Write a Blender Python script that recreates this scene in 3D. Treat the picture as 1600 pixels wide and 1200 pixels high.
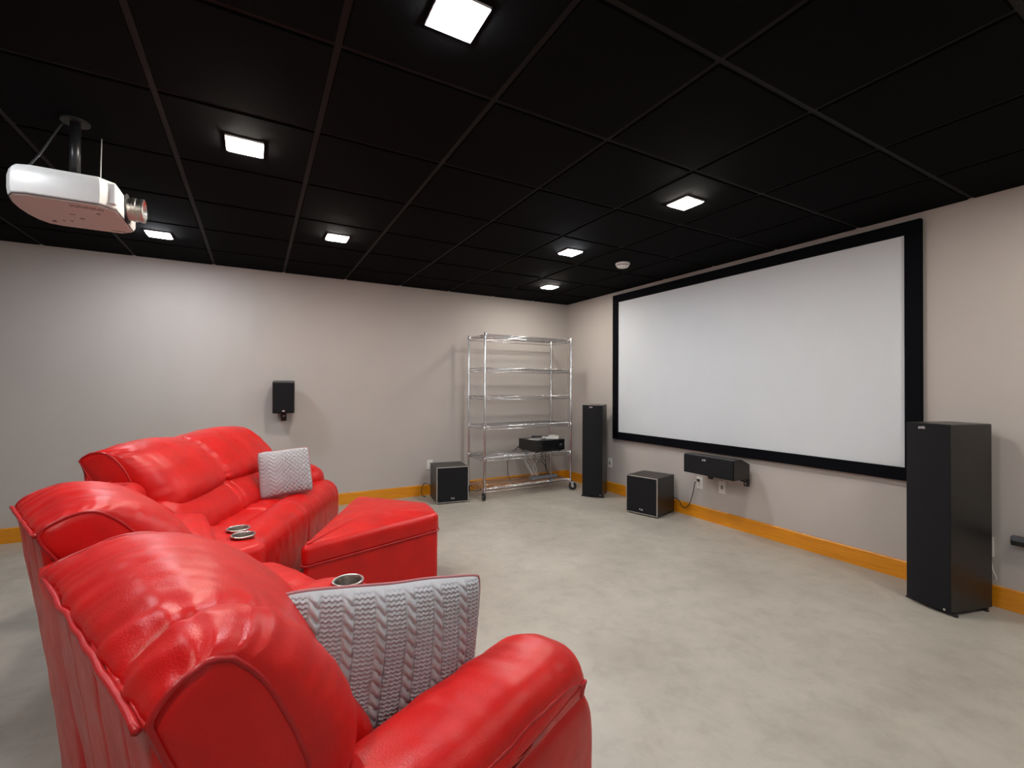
import bpy, bmesh, math, random
from mathutils import Vector, Matrix, noise

for o in list(bpy.data.objects):
    bpy.data.objects.remove(o, do_unlink=True)
SC = bpy.context.scene
COL = SC.collection
PI = math.pi

# ------------------------------------------------------------------ camera
FPX = 711.77
YAW, PITCH, ROLL = 0.5113756, 0.0082001, 0.0042386
CAM = Vector((-3.8276, -5.2324, 1.2786))
fw = Vector((math.sin(YAW) * math.cos(PITCH), math.cos(YAW) * math.cos(PITCH), math.sin(PITCH)))
rt = Vector((math.cos(YAW), -math.sin(YAW), 0))
up = rt.cross(fw)
r2 = math.cos(ROLL) * rt + math.sin(ROLL) * up
u2 = -math.sin(ROLL) * rt + math.cos(ROLL) * up
cd = bpy.data.cameras.new('camera')
cd.sensor_width = 36.0
cd.lens = 36.0 * FPX / 1600.0
cd.clip_start = 0.02
cam = bpy.data.objects.new('camera', cd)
COL.objects.link(cam)
cam.matrix_world = Matrix(((r2.x, u2.x, -fw.x, CAM.x), (r2.y, u2.y, -fw.y, CAM.y),
                           (r2.z, u2.z, -fw.z, CAM.z), (0, 0, 0, 1)))
SC.camera = cam

# ------------------------------------------------------------------ world, exposure
w = bpy.data.worlds.new('world')
SC.world = w
w.use_nodes = True
w.node_tree.nodes['Background'].inputs[0].default_value = (0.02, 0.02, 0.02, 1)
w.node_tree.nodes['Background'].inputs[1].default_value = 0.2
SC.view_settings.view_transform = 'Standard'
SC.view_settings.look = 'None'
SC.view_settings.gamma = 1.0
SC.view_settings.use_curve_mapping = False
SC.view_settings.exposure = 0.8
LAMP = 158.0                         # radiance of every ceiling lamp lens

# ------------------------------------------------------------------ materials
def new_mat(name):
    m = bpy.data.materials.new(name)
    m.use_nodes = True
    nt = m.node_tree
    return m, nt, nt.nodes['Principled BSDF']

def N(nt, t, **kw):
    n = nt.nodes.new(t)
    for k, v in kw.items():
        if k in n.inputs:
            n.inputs[k].default_value = v
        else:
            setattr(n, k, v)
    return n

def coords(nt, scale=(1, 1, 1), rot=(0, 0, 0)):
    tc = N(nt, 'ShaderNodeTexCoord')
    mp = N(nt, 'ShaderNodeMapping')
    mp.inputs['Scale'].default_value = scale
    mp.inputs['Rotation'].default_value = rot
    nt.links.new(tc.outputs['Object'], mp.inputs['Vector'])
    return mp.outputs['Vector']

def tex(nt, vec, scale, detail=4, rough=.55, dist=0.0):
    n = N(nt, 'ShaderNodeTexNoise')
    n.inputs['Scale'].default_value = scale
    n.inputs['Detail'].default_value = detail
    n.inputs['Roughness'].default_value = rough
    n.inputs['Distortion'].default_value = dist
    nt.links.new(vec, n.inputs['Vector'])
    return n.outputs['Fac']

def ramp(nt, fac, stops):
    r = N(nt, 'ShaderNodeValToRGB')
    els = r.color_ramp.elements
    while len(els) < len(stops):
        els.new(0.5)
    for e, (p, c) in zip(els, stops):
        e.position = p
        e.color = (*c, 1) if len(c) == 3 else c
    nt.links.new(fac, r.inputs['Fac'])
    return r.outputs['Color']

def bump(nt, bsdf, h, strength, dist, prev=None):
    b = N(nt, 'ShaderNodeBump')
    b.inputs['Strength'].default_value = strength
    b.inputs['Distance'].default_value = dist
    nt.links.new(h, b.inputs['Height'])
    if prev is not None:
        nt.links.new(prev, b.inputs['Normal'])
    nt.links.new(b.outputs['Normal'], bsdf.inputs['Normal'])
    return b.outputs['Normal']

def plain(name, col, rough=.5, metal=0.0, spec=.5, coat=0.0, var=0.12, vscale=30):
    m, nt, b = new_mat(name)
    v = coords(nt)
    f = tex(nt, v, vscale, 3)
    c = ramp(nt, f, [(.3, tuple(x * (1 - var) for x in col)), (.7, tuple(min(1, x * (1 + var)) for x in col))])
    nt.links.new(c, b.inputs['Base Color'])
    b.inputs['Roughness'].default_value = rough
    b.inputs['Metallic'].default_value = metal
    b.inputs['Specular IOR Level'].default_value = spec
    b.inputs['Coat Weight'].default_value = coat
    return m

def mat_leather(name, col):
    m, nt, b = new_mat(name)
    v = coords(nt)
    f = tex(nt, v, 7, 4)
    c = ramp(nt, f, [(.3, tuple(x * .86 for x in col)), (.7, tuple(min(1, x * 1.1) for x in col))])
    nt.links.new(c, b.inputs['Base Color'])
    rr = ramp(nt, tex(nt, v, 22, 3), [(.3, (.33,) * 3), (.7, (.43,) * 3)])
    nt.links.new(rr, b.inputs['Roughness'])
    b.inputs['Specular IOR Level'].default_value = .36
    vo = N(nt, 'ShaderNodeTexVoronoi', feature='F1')
    vo.inputs['Scale'].default_value = 330
    nt.links.new(v, vo.inputs['Vector'])
    n1 = bump(nt, b, vo.outputs['Distance'], .22, .0012)
    n2 = bump(nt, b, tex(nt, v, 60, 4, .6), .10, .005, n1)
    bump(nt, b, tex(nt, coords(nt, (1, 1, .35), (.3, .4, .2)), 11, 3, .5, .6), .10, .015, n2)
    return m

def mat_wall():
    m, nt, b = new_mat('taupe_wall_paint')
    v = coords(nt)
    c = ramp(nt, tex(nt, v, 1.3, 3), [(.3, (.440, .404, .376)), (.7, (.468, .432, .404))])
    nt.links.new(c, b.inputs['Base Color'])
    b.inputs['Roughness'].default_value = .62
    b.inputs['Specular IOR Level'].default_value = .35
    bump(nt, b, tex(nt, v, 260, 3), .12, .002)
    return m

def mat_floor():
    m, nt, b = new_mat('polished_concrete')
    v = coords(nt)
    a = tex(nt, v, 1.3, 7, .66, .15)
    c1 = ramp(nt, a, [(.28, (.315, .288, .244)), (.5, (.370, .342, .294)), (.72, (.425, .397, .346))])
    d = tex(nt, v, 7.0, 8, .70, .25)
    c2 = ramp(nt, d, [(.30, (.80, .79, .77)), (.52, (1, 1, 1)), (.80, (1.12, 1.11, 1.10))])
    mx = N(nt, 'ShaderNodeMix', data_type='RGBA', blend_type='MULTIPLY')
    mx.inputs[0].default_value = .75
    nt.links.new(c1, mx.inputs[6]); nt.links.new(c2, mx.inputs[7])
    # hairline cracks and scuffs
    vo = N(nt, 'ShaderNodeTexVoronoi', feature='DISTANCE_TO_EDGE')
    vo.inputs['Scale'].default_value = .55
    wv = N(nt, 'ShaderNodeVectorMath', operation='ADD')
    nz = N(nt, 'ShaderNodeTexNoise'); nz.inputs['Scale'].default_value = 2.2; nz.inputs['Detail'].default_value = 5
    sc = N(nt, 'ShaderNodeVectorMath', operation='SCALE'); sc.inputs['Scale'].default_value = .55
    nt.links.new(v, nz.inputs['Vector']); nt.links.new(nz.outputs['Color'], sc.inputs[0])
    nt.links.new(v, wv.inputs[0]); nt.links.new(sc.outputs['Vector'], wv.inputs[1])
    nt.links.new(wv.outputs['Vector'], vo.inputs['Vector'])
    cr = ramp(nt, vo.outputs['Distance'], [(0, (.80, .79, .77)), (.004, (.97, .97, .97)), (.012, (1, 1, 1))])
    mx2 = N(nt, 'ShaderNodeMix', data_type='RGBA', blend_type='MULTIPLY')
    mx2.inputs[0].default_value = .22
    nt.links.new(mx.outputs[2], mx2.inputs[6]); nt.links.new(cr, mx2.inputs[7])
    # pale scuff spots
    sp = ramp(nt, tex(nt, v, 4.3, 9, .78, .6), [(.64, (0, 0, 0)), (.78, (.8, .8, .8))])
    mx3 = N(nt, 'ShaderNodeMix', data_type='RGBA', blend_type='MIX')
    nt.links.new(sp, mx3.inputs[0])
    nt.links.new(mx2.outputs[2], mx3.inputs[6]); mx3.inputs[7].default_value = (.42, .40, .36, 1)
    nt.links.new(mx3.outputs[2], b.inputs['Base Color'])
    rr = ramp(nt, tex(nt, v, 2.6, 6, .6, .4), [(.3, (.30,) * 3), (.7, (.48,) * 3)])
    nt.links.new(rr, b.inputs['Roughness'])
    b.inputs['Specular IOR Level'].default_value = .42
    bump(nt, b, tex(nt, v, 40, 5), .04, .004)
    return m

def mat_wood():
    m, nt, b = new_mat('orange_stained_wood')
    v = coords(nt, (1.2, 1.2, 22))
    f = tex(nt, v, 3.0, 6, .6, 1.2)
    c = ramp(nt, f, [(.25, (.55, .185, .004)), (.5, (.66, .250, .006)), (.75, (.74, .315, .012))])
    nt.links.new(c, b.inputs['Base Color'])
    b.inputs['Roughness'].default_value = .34
    bump(nt, b, f, .06, .003)
    return m

def mat_tile():
    m, nt, b = new_mat('black_ceiling_tile')
    v = coords(nt)
    c = ramp(nt, tex(nt, v, 220, 4, .7), [(.35, (.0022, .0022, .0025)), (.7, (.0045, .0045, .0050))])
    nt.links.new(c, b.inputs['Base Color'])
    b.inputs['Roughness'].default_value = .92
    b.inputs['Specular IOR Level'].default_value = .06
    bump(nt, b, tex(nt, v, 300, 4, .7), .35, .003)
    return m

def mat_blackwood(name, col, rough):
    m, nt, b = new_mat(name)
    v = coords(nt, (30, 30, 1.5))
    f = tex(nt, v, 5, 4)
    c = ramp(nt, f, [(.3, tuple(x * .7 for x in col)), (.7, tuple(x * 1.25 for x in col))])
    nt.links.new(c, b.inputs['Base Color'])
    b.inputs['Roughness'].default_value = rough
    bump(nt, b, f, .08, .001)
    return m

def mat_cloth(name, col, scale=900, rough=.85, sheen=0.0, spec=.5):
    m, nt, b = new_mat(name)
    v = coords(nt)
    f = tex(nt, v, scale, 2)
    c = ramp(nt, f, [(.3, tuple(x * .75 for x in col)), (.7, tuple(min(1, x * 1.25) for x in col))])
    nt.links.new(c, b.inputs['Base Color'])
    b.inputs['Roughness'].default_value = rough
    b.inputs['Sheen Weight'].default_value = sheen
    b.inputs['Specular IOR Level'].default_value = spec
    bump(nt, b, f, .25, .001)
    return m

def mat_emit(name, col, strength):
    m, nt, b = new_mat(name)
    nt.nodes.remove(b)
    e = N(nt, 'ShaderNodeEmission')
    e.inputs['Color'].default_value = (*col, 1)
    e.inputs['Strength'].default_value = strength
    nt.links.new(e.outputs[0], nt.nodes['Material Output'].inputs['Surface'])
    return m

LEATHER = mat_leather('red_leather', (.54, .0055, .0045))
LEATHER_P = mat_leather('red_leather_piping', (.40, .010, .012))
WALL = mat_wall()
FLOOR = mat_floor()
WOOD = mat_wood()
TILE = mat_tile()
TEE = plain('black_grid_paint', (.010, .010, .011), .6, spec=.15, var=.05)
WARM = mat_emit('warm_lamp_lens', (1.0, .925, .83), LAMP)
COOL = mat_emit('cool_lamp_lens', (.90, .94, 1.0), LAMP)
WHITEP = plain('white_plastic', (.72, .70, .67), .4, var=.03)
TRIMW = plain('lamp_trim_white', (.6, .6, .6), .5, var=.03)
CUPIN = plain('dark_steel_cup', (.48, .46, .43), .34, 1.0, var=.25, vscale=160)
CHROME = plain('chrome', (.62, .62, .64), .24, 1.0, var=.05)
STEEL = plain('brushed_steel', (.62, .60, .57), .28, 1.0, var=.08)
RUBBER = plain('black_rubber', (.012, .012, .013), .55, var=.1)
CABINET = mat_blackwood('black_ash_veneer', (.016, .015, .014), .36)
GRILLE = mat_cloth('black_grille_cloth', (.0060, .0062, .0082), 700, .85, 0.0, .30)
SILVER = plain('silver_trim', (.62, .62, .60), .35, .8, var=.05)
BADGE = plain('badge_metal', (.85, .85, .85), .3, .6, var=.03)
VELVET = mat_cloth('black_velvet_frame', (.0022, .0024, .0042), 500, .8, 0.0, .08)
SCREEN = plain('matte_screen_fabric', (.585, .62, .655), .75, spec=.2, var=.01, vscale=4)
KNIT = mat_cloth('grey_knit_wool', (.37, .37, .385), 1400, .9, .1)
KNITB = mat_cloth('grey_woven_backing', (.30, .29, .30), 800, .9)
PIPE = mat_cloth('muted_red_piping', (.36, .13, .14), 800, .7)
BLKPL = plain('black_plastic', (.012, .012, .013), .35, var=.1)
BLKGLOSS = plain('black_gloss_panel', (.010, .010, .011), .15, var=.1)
GREYPL = plain('grey_plastic', (.16, .16, .17), .45, var=.08)
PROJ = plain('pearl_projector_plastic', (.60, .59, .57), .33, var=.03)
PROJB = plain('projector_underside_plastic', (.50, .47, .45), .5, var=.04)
GLASS = plain('coated_lens_glass', (.03, .03, .045), .05, var=.1)
CABW = plain('white_cable_jacket', (.70, .68, .64), .5, var=.04)
CABK = plain('black_cable_jacket', (.014, .014, .014), .5, var=.1)
BLUEP = plain('blue_connector_plastic', (.03, .10, .42), .4, var=.1)
DARKMARK = plain('dark_print', (.06, .05, .05), .6, var=.1)
CORE = plain('dark_recess', (.006, .006, .006), .8, var=.1)

# ------------------------------------------------------------------ geometry helpers
class MB:
    def __init__(self):
        self.v = []; self.f = []
    def add(self, vs, fs, M=None):
        o = len(self.v)
        for p in vs:
            p = Vector(p)
            self.v.append(M @ p if M else p)
        for q in fs:
            self.f.append([i + o for i in q])
        return self
    def box(self, c, s, M=None, bev=0.0):
        cx, cy, cz = c; hx, hy, hz = s[0] / 2, s[1] / 2, s[2] / 2
        if bev <= 0:
            vs = [(cx + a * hx, cy + b * hy, cz + d * hz) for a in (-1, 1) for b in (-1, 1) for d in (-1, 1)]
            fs = [(0, 1, 3, 2), (4, 6, 7, 5), (0, 4, 5, 1), (2, 3, 7, 6), (0, 2, 6, 4), (1, 5, 7, 3)]
            return self.add(vs, fs, M)
        bm = bmesh.new()
        bmesh.ops.create_cube(bm, size=1)
        for v in bm.verts:
            v.co = Vector((cx + v.co.x * s[0], cy + v.co.y * s[1], cz + v.co.z * s[2]))
        bmesh.ops.bevel(bm, geom=list(bm.edges), offset=bev, segments=2, affect='EDGES', profile=.5)
        bm.verts.index_update()
        vs = [v.co.copy() for v in bm.verts]; fs = [[v.index for v in f.verts] for f in bm.faces]
        bm.free()
        return self.add(vs, fs, M)
    def tube(self, pts, r, n=8, M=None, closed=False, caps=True):
        pts = [Vector(p) for p in pts]
        k = len(pts)
        rs = r if isinstance(r, (list, tuple)) else [r] * k
        vs = []; fs = []
        ref = None
        for i, p in enumerate(pts):
            if closed:
                t = (pts[(i + 1) % k] - pts[i - 1])
            else:
                t = pts[min(i + 1, k - 1)] - pts[max(i - 1, 0)]
            if t.length < 1e-9: t = Vector((0, 0, 1))
            t.normalize()
            if ref is None:
                ref = Vector((0, 0, 1)) if abs(t.z) < .9 else Vector((1, 0, 0))
            a = (ref - t * ref.dot(t))
            if a.length < 1e-6:
                a = t.orthogonal()
            a.normalize(); ref = a
            b = t.cross(a)
            for j in range(n):
                q = 2 * PI * j / n
                vs.append(p + (a * math.cos(q) + b * math.sin(q)) * rs[i])
        for i in range(k if closed else k - 1):
            i2 = (i + 1) % k
            for j in range(n):
                j2 = (j + 1) % n
                fs.append((i * n + j, i * n + j2, i2 * n + j2, i2 * n + j))
        if caps and not closed:
            fs.append(tuple(range(n))[::-1]); fs.append(tuple((k - 1) * n + j for j in range(n)))
        return self.add(vs, fs, M)
    def lathe(self, prof, n=24, M=None, caps=True):
        vs = []; fs = []
        for r, z in prof:
            for j in range(n):
                q = 2 * PI * j / n
                vs.append((r * math.cos(q), r * math.sin(q), z))
        for i in range(len(prof) - 1):
            for j in range(n):
                j2 = (j + 1) % n
                fs.append((i * n + j, i * n + j2, (i + 1) * n + j2, (i + 1) * n + j))
        if caps:
            fs.append(tuple(range(n))[::-1]); fs.append(tuple((len(prof) - 1) * n + j for j in range(n)))
        return self.add(vs, fs, M)
    def prism(self, poly, z0, z1, M=None):
        n = len(poly)
        vs = [(x, y, z0) for x, y in poly] + [(x, y, z1) for x, y in poly]
        fs = [tuple(range(n))[::-1], tuple(range(n, 2 * n))]
        fs += [(i, (i + 1) % n, n + (i + 1) % n, n + i) for i in range(n)]
        return self.add(vs, fs, M)
    def build(self, name, mat, parent=None, smooth=False, loc=None, angle=None):
        me = bpy.data.meshes.new(name)
        me.from_pydata([tuple(p) for p in self.v], [], [tuple(q) for q in self.f])
        bm = bmesh.new(); bm.from_mesh(me)
        bmesh.ops.recalc_face_normals(bm, faces=bm.faces)
        bm.to_mesh(me); bm.free()
        me.materials.append(mat)
        if smooth:
            me.polygons.foreach_set('use_smooth', [True] * len(me.polygons))
            if angle is not None:
                me.set_sharp_from_angle(angle=angle)
        o = bpy.data.objects.new(name, me)
        COL.objects.link(o)
        if loc: o.location = loc
        if parent: o.parent = parent
        return o

def RZ(a): return Matrix.Rotation(a, 4, 'Z')
def TR(*p): return Matrix.Translation(Vector(p))

def tag(o, label, cat, group=None):
    o['label'] = label; o['category'] = cat
    if group: o['group'] = group
    return o

def thing(name, label, cat, loc=(0, 0, 0), rz=0.0, group=None):
    o = bpy.data.objects.new(name, None)
    o.empty_display_size = .1
    COL.objects.link(o)
    o.location = loc; o.rotation_euler = (0, 0, rz)
    return tag(o, label, cat, group)

def part_copy(src, parent, loc=None, rz=None):
    c = src.copy(); COL.objects.link(c); c.parent = parent
    if loc is not None: c.location = loc
    if rz is not None: c.rotation_euler = (0, 0, rz)
    return c

def face_rz(fx, fy):            # local -Y looks along (fx, fy)
    return math.atan2(fx, -fy)

def cr(pts, n=8, closed=False):
    P = [Vector(p) for p in pts]; k = len(P); out = []
    rng = range(k) if closed else range(k - 1)
    for i in rng:
        if closed:
            a, b, c, d = P[i - 1], P[i], P[(i + 1) % k], P[(i + 2) % k]
        else:
            a, b, c, d = P[max(i - 1, 0)], P[i], P[i + 1], P[min(i + 2, k - 1)]
        for j in range(n):
            t = j / n
            out.append(.5 * ((2 * b) + (c - a) * t + (2 * a - 5 * b + 4 * c - d) * t * t + (3 * b - a - 3 * c + d) * t ** 3))
    if not closed: out.append(P[-1])
    return out

def resample(P, n):
    P = P + [P[0]]
    L = [0]
    for a, b in zip(P, P[1:]): L.append(L[-1] + (b - a).length)
    out = []; j = 0
    for i in range(n):
        t = L[-1] * i / n
        while L[j + 1] < t: j += 1
        f = (t - L[j]) / max(1e-9, L[j + 1] - L[j])
        out.append(P[j].lerp(P[j + 1], f))
    return out

def text_part(name, s, size, mat, parent, M, extrude=.0006):
    cu = bpy.data.curves.new(name, 'FONT')
    cu.body = s; cu.size = size; cu.extrude = extrude
    cu.align_x = 'CENTER'; cu.align_y = 'CENTER'
    t = bpy.data.objects.new(name + '_tmp', cu)
    COL.objects.link(t)
    dg = bpy.context.evaluated_depsgraph_get()
    me = bpy.data.meshes.new_from_object(t.evaluated_get(dg))
    bpy.data.objects.remove(t, do_unlink=True)
    me.name = name
    me.transform(M)
    me.materials.clear(); me.materials.append(mat)
    o = bpy.data.objects.new(name, me)
    COL.objects.link(o); o.parent = parent
    return o

# ------------------------------------------------------------------ room shell
H = 2.45
X0, Y0 = -7.2, -7.2
def struct(name, mb, mat, parent=None):
    o = mb.build(name, mat, parent)
    if parent is None: o['kind'] = 'structure'
    return o
struct('floor', MB().box(((X0) / 2, Y0 / 2, -.05), (-X0 + .4, -Y0 + .4, .1)), FLOOR)
struct('wall_left', MB().box((X0 / 2, .1, 1.3), (-X0 + .4, .2, 2.6)), WALL)
struct('wall_right', MB().box((.1, Y0 / 2, 1.3), (.2, -Y0, 2.6)), WALL)
struct('wall_back', MB().box((X0 / 2, Y0 - .1, 1.3), (-X0 + .4, .2, 2.6)), WALL)
struct('wall_far_left', MB().box((X0 - .1, Y0 / 2, 1.3), (.2, -Y0, 2.6)), WALL)
ceiling = struct('ceiling', MB().box((X0 / 2, Y0 / 2, 2.56), (-X0, -Y0, .08)), CORE)
GX, GY, GS = -.575, -.560, .603
xs = [0.0] + [GX - GS * k for k in range(11)] + [X0]
ys = [0.0] + [GY - GS * k for k in range(11)] + [Y0]
TEEH = H + .008
tee_me = {}
for k, x in enumerate(xs[1:-1]):
    if tee_me.get('x') is None:
        o = MB().box((0, Y0 / 2, TEEH + .012), (.024, -Y0 - .002, .024)).build('grid_tee', TEE, ceiling, loc=(x, 0, 0)); tee_me['x'] = o
    else: part_copy(tee_me['x'], ceiling, (x, 0, 0))
for k, y in enumerate(ys[1:-1]):
    if tee_me.get('y') is None:
        o = MB().box((X0 / 2, 0, TEEH + .0125), (-X0 - .002, .024, .024)).build('grid_tee', TEE, ceiling, loc=(0, y, 0)); tee_me['y'] = o
    else: part_copy(tee_me['y'], ceiling, (0, y, 0))
tiles = {}
for i in range(len(xs) - 1):
    for j in range(len(ys) - 1):
        g = .0125
        xa, xb = xs[i + 1] + g, xs[i] - (g if i else .004)
        ya, yb = ys[j + 1] + g, ys[j] - (g if j else .004)
        key = (round(xb - xa, 3), round(yb - ya, 3))
        c = ((xa + xb) / 2, (ya + yb) / 2, H)
        if key not in tiles:
            mb = MB(); a, b = key[0] / 2, key[1] / 2; e = .004
            # tegular tile: chamfered lower edge hanging below the grid
            rings = [(a - e, b - e, 0), (a, b, e), (a, b, .026)]
            vs = []
            for (p, q, z) in rings: vs += [(-p, -q, z), (p, -q, z), (p, q, z), (-p, q, z)]
            fs = [(0, 1, 2, 3)[::-1], (8, 9, 10, 11)]
            for r in range(2):
                for s in range(4): fs.append((r * 4 + s, r * 4 + (s + 1) % 4, r * 4 + 4 + (s + 1) % 4, r * 4 + 4 + s))
            tiles[key] = mb.add(vs, fs).build('ceiling_tile', TILE, ceiling, loc=c)
        else: part_copy(tiles[key], ceiling, c)

def baseboard(name, a, b, axis):
    h, t = .122, .016
    prof = [(0, 0), (t, 0), (t, h - .006), (t - .005, h), (0, h)]
    mb = MB(); vs = []; fs = []
    for q in (a, b):
        for d, z in prof:
            vs.append((q, -d, z) if axis == 'x' else (-d, q, z))
    n = len(prof)
    fs = [tuple(range(n)), tuple(range(n, 2 * n))] + [(i, (i + 1) % n, n + (i + 1) % n, n + i) for i in range(n)]
    o = mb.add(vs, fs).build(name, WOOD); o['kind'] = 'structure'
    return o
baseboard('baseboard_left', X0, -.0165, 'x')
baseboard('baseboard_right', Y0, 0, 'y')
for nm, a, b, ax, off in (('baseboard_back', X0 + .017, -.017, 'x', Y0), ('baseboard_far_left', Y0, -.017, 'y', X0)):
    bb = baseboard(nm, a, b, ax)
    for v in bb.data.vertices:
        if ax == 'x': v.co.y = off - v.co.y
        else: v.co.x = off - v.co.x
    bb.data.flip_normals()

# ------------------------------------------------------------------ ceiling lamps
lamp_src = {}
def lamp(x, y, kind, label):
    t = thing('ceiling_light', label, 'ceiling light', (x, y, H), 0, 'square recessed ceiling lights')
    if 'trim' not in lamp_src:
        mb = MB()
        for sx, sy, wx, wy in ((0, 1, .160, .008), (0, -1, .160, .008), (1, 0, .008, .144), (-1, 0, .008, .144)):
            mb.box((sx * .076, sy * .076, -.004), (wx, wy, .008))
        lamp_src['trim'] = mb.build('trim', TRIMW, t)
    else: part_copy(lamp_src['trim'], t)
    if kind not in lamp_src:
        lamp_src[kind] = MB().box((0, 0, -.0065), (.143, .143, .013), bev=.003).build('lens', WARM if kind == 'w' else COOL, t)
    else: part_copy(lamp_src[kind], t)
lamp(-3.885, -2.67, 'w', 'square ceiling light right of the projector, largest lamp in view')
lamp(-4.490, -.855, 'c', 'cool white square ceiling light just below the projector lens, near left wall')
lamp(-3.285, -1.460, 'w', 'warm square ceiling light above the small wall speaker')
lamp(-1.480, -3.270, 'w', 'warm square ceiling light nearest the top edge of the projection screen')
lamp(-1.480, -2.065, 'c', 'cool white square ceiling light left of the smoke detector')
lamp(-.877, -.855, 'w', 'small warm square ceiling light nearest the room corner above the rack')
lamp(-3.285, -3.905, 'c', 'cool square ceiling light at the top edge of the picture')
lamp(-.877, -5.080, 'w', 'added fill light, square ceiling type, beyond the right edge of view')  # added out of view to brighten the right wall
lamp(-5.095, -3.270, 'c', 'added unseen fill light, square ceiling type, over the rear of the sofa')  # unseen lamp, added to raise the room's brightness
lamp(-4.490, -5.080, 'w', 'added unseen fill light, square ceiling type, straight above the viewpoint')  # added outside the view for brightness and sheen on the near seat
lamp(-2.380, -6.286, 'c', 'added unseen fill light, square ceiling type, in the rear of the room')  # extra lamp behind the camera, added as even fill

# smoke detector
t = thing('smoke_detector', 'round white smoke detector on the black ceiling near the screen', 'smoke detector', (-.84, -2.02, H))
F = Matrix.Diagonal((1, 1, -1, 1))
MB().lathe([(.0, 0), (.066, 0), (.068, .004), (.066, .014), (.058, .018)], 32, F).build('base', WHITEP, t, True, angle=.6)
MB().lathe([(.050, .018), (.050, .026)], 32, F).build('vent_ring', DARKMARK, t, True, angle=.6)
MB().lathe([(.058, .025), (.058, .029), (.046, .040), (.025, .046), (.0, .047)], 32, F).build('cover', WHITEP, t, True, angle=.6)

# ------------------------------------------------------------------ projection screen
def yz_box(mb, x0, x1, ya, yb, za, zb, bev=0):
    return mb.box(((x0 + x1) / 2, (ya + yb) / 2, (za + zb) / 2), (abs(x1 - x0), abs(yb - ya), abs(zb - za)), bev=bev)
SY0, SY1, SZ0, SZ1 = -.988, -3.945, .666, 2.403
FW = .088
ps = thing('projection_screen', 'large pale grey projection screen in a wide black frame on the right wall', 'projection screen', (0, (SY0 + SY1) / 2, SZ0))
ox, oy, oz = 0, (SY0 + SY1) / 2, SZ0
def sbox(name, ya, yb, za, zb, x0, x1, mat, bev=.003):
    return yz_box(MB(), x0, x1, ya - oy, yb - oy, za - oz, zb - oz, bev).build(name, mat, ps)
sbox('screen_surface', SY0 - FW + .01, SY1 + FW - .01, SZ0 + FW - .01, SZ1 - FW + .01, -.026, -.010, SCREEN, 0)
sbox('frame_bar', SY0, SY1, SZ1 - FW, SZ1, -.042, -.002, VELVET)
sbox('frame_bar', SY0, SY1, SZ0, SZ0 + FW, -.042, -.002, VELVET)
sbox('frame_bar', SY0, SY0 - FW, SZ0 + FW, SZ1 - FW, -.042, -.002, VELVET)
sbox('frame_bar', SY1 + FW, SY1, SZ0 + FW, SZ1 - FW, -.042, -.002, VELVET)

# ------------------------------------------------------------------ sectional sofa
SO = Vector((-4.0, -3.3, 0))
sofa = thing('sectional_sofa', 'large red leather curved sectional sofa with steel cup holders', 'sofa', SO)
A20 = math.radians(23)
E1 = Vector((math.cos(A20), math.sin(A20), 0))
TN = TR(*(-SO)) @ TR(-3.4 - .15 * E1.x, -4.3 - .15 * E1.y, 0) @ RZ(A20)
TL = TR(*(-SO)) @ TR(-4.092, -2.061, 0) @ RZ(math.radians(-23))

def nz(x, y, z=0.0): return noise.noise(Vector((x, y, z)))

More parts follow.
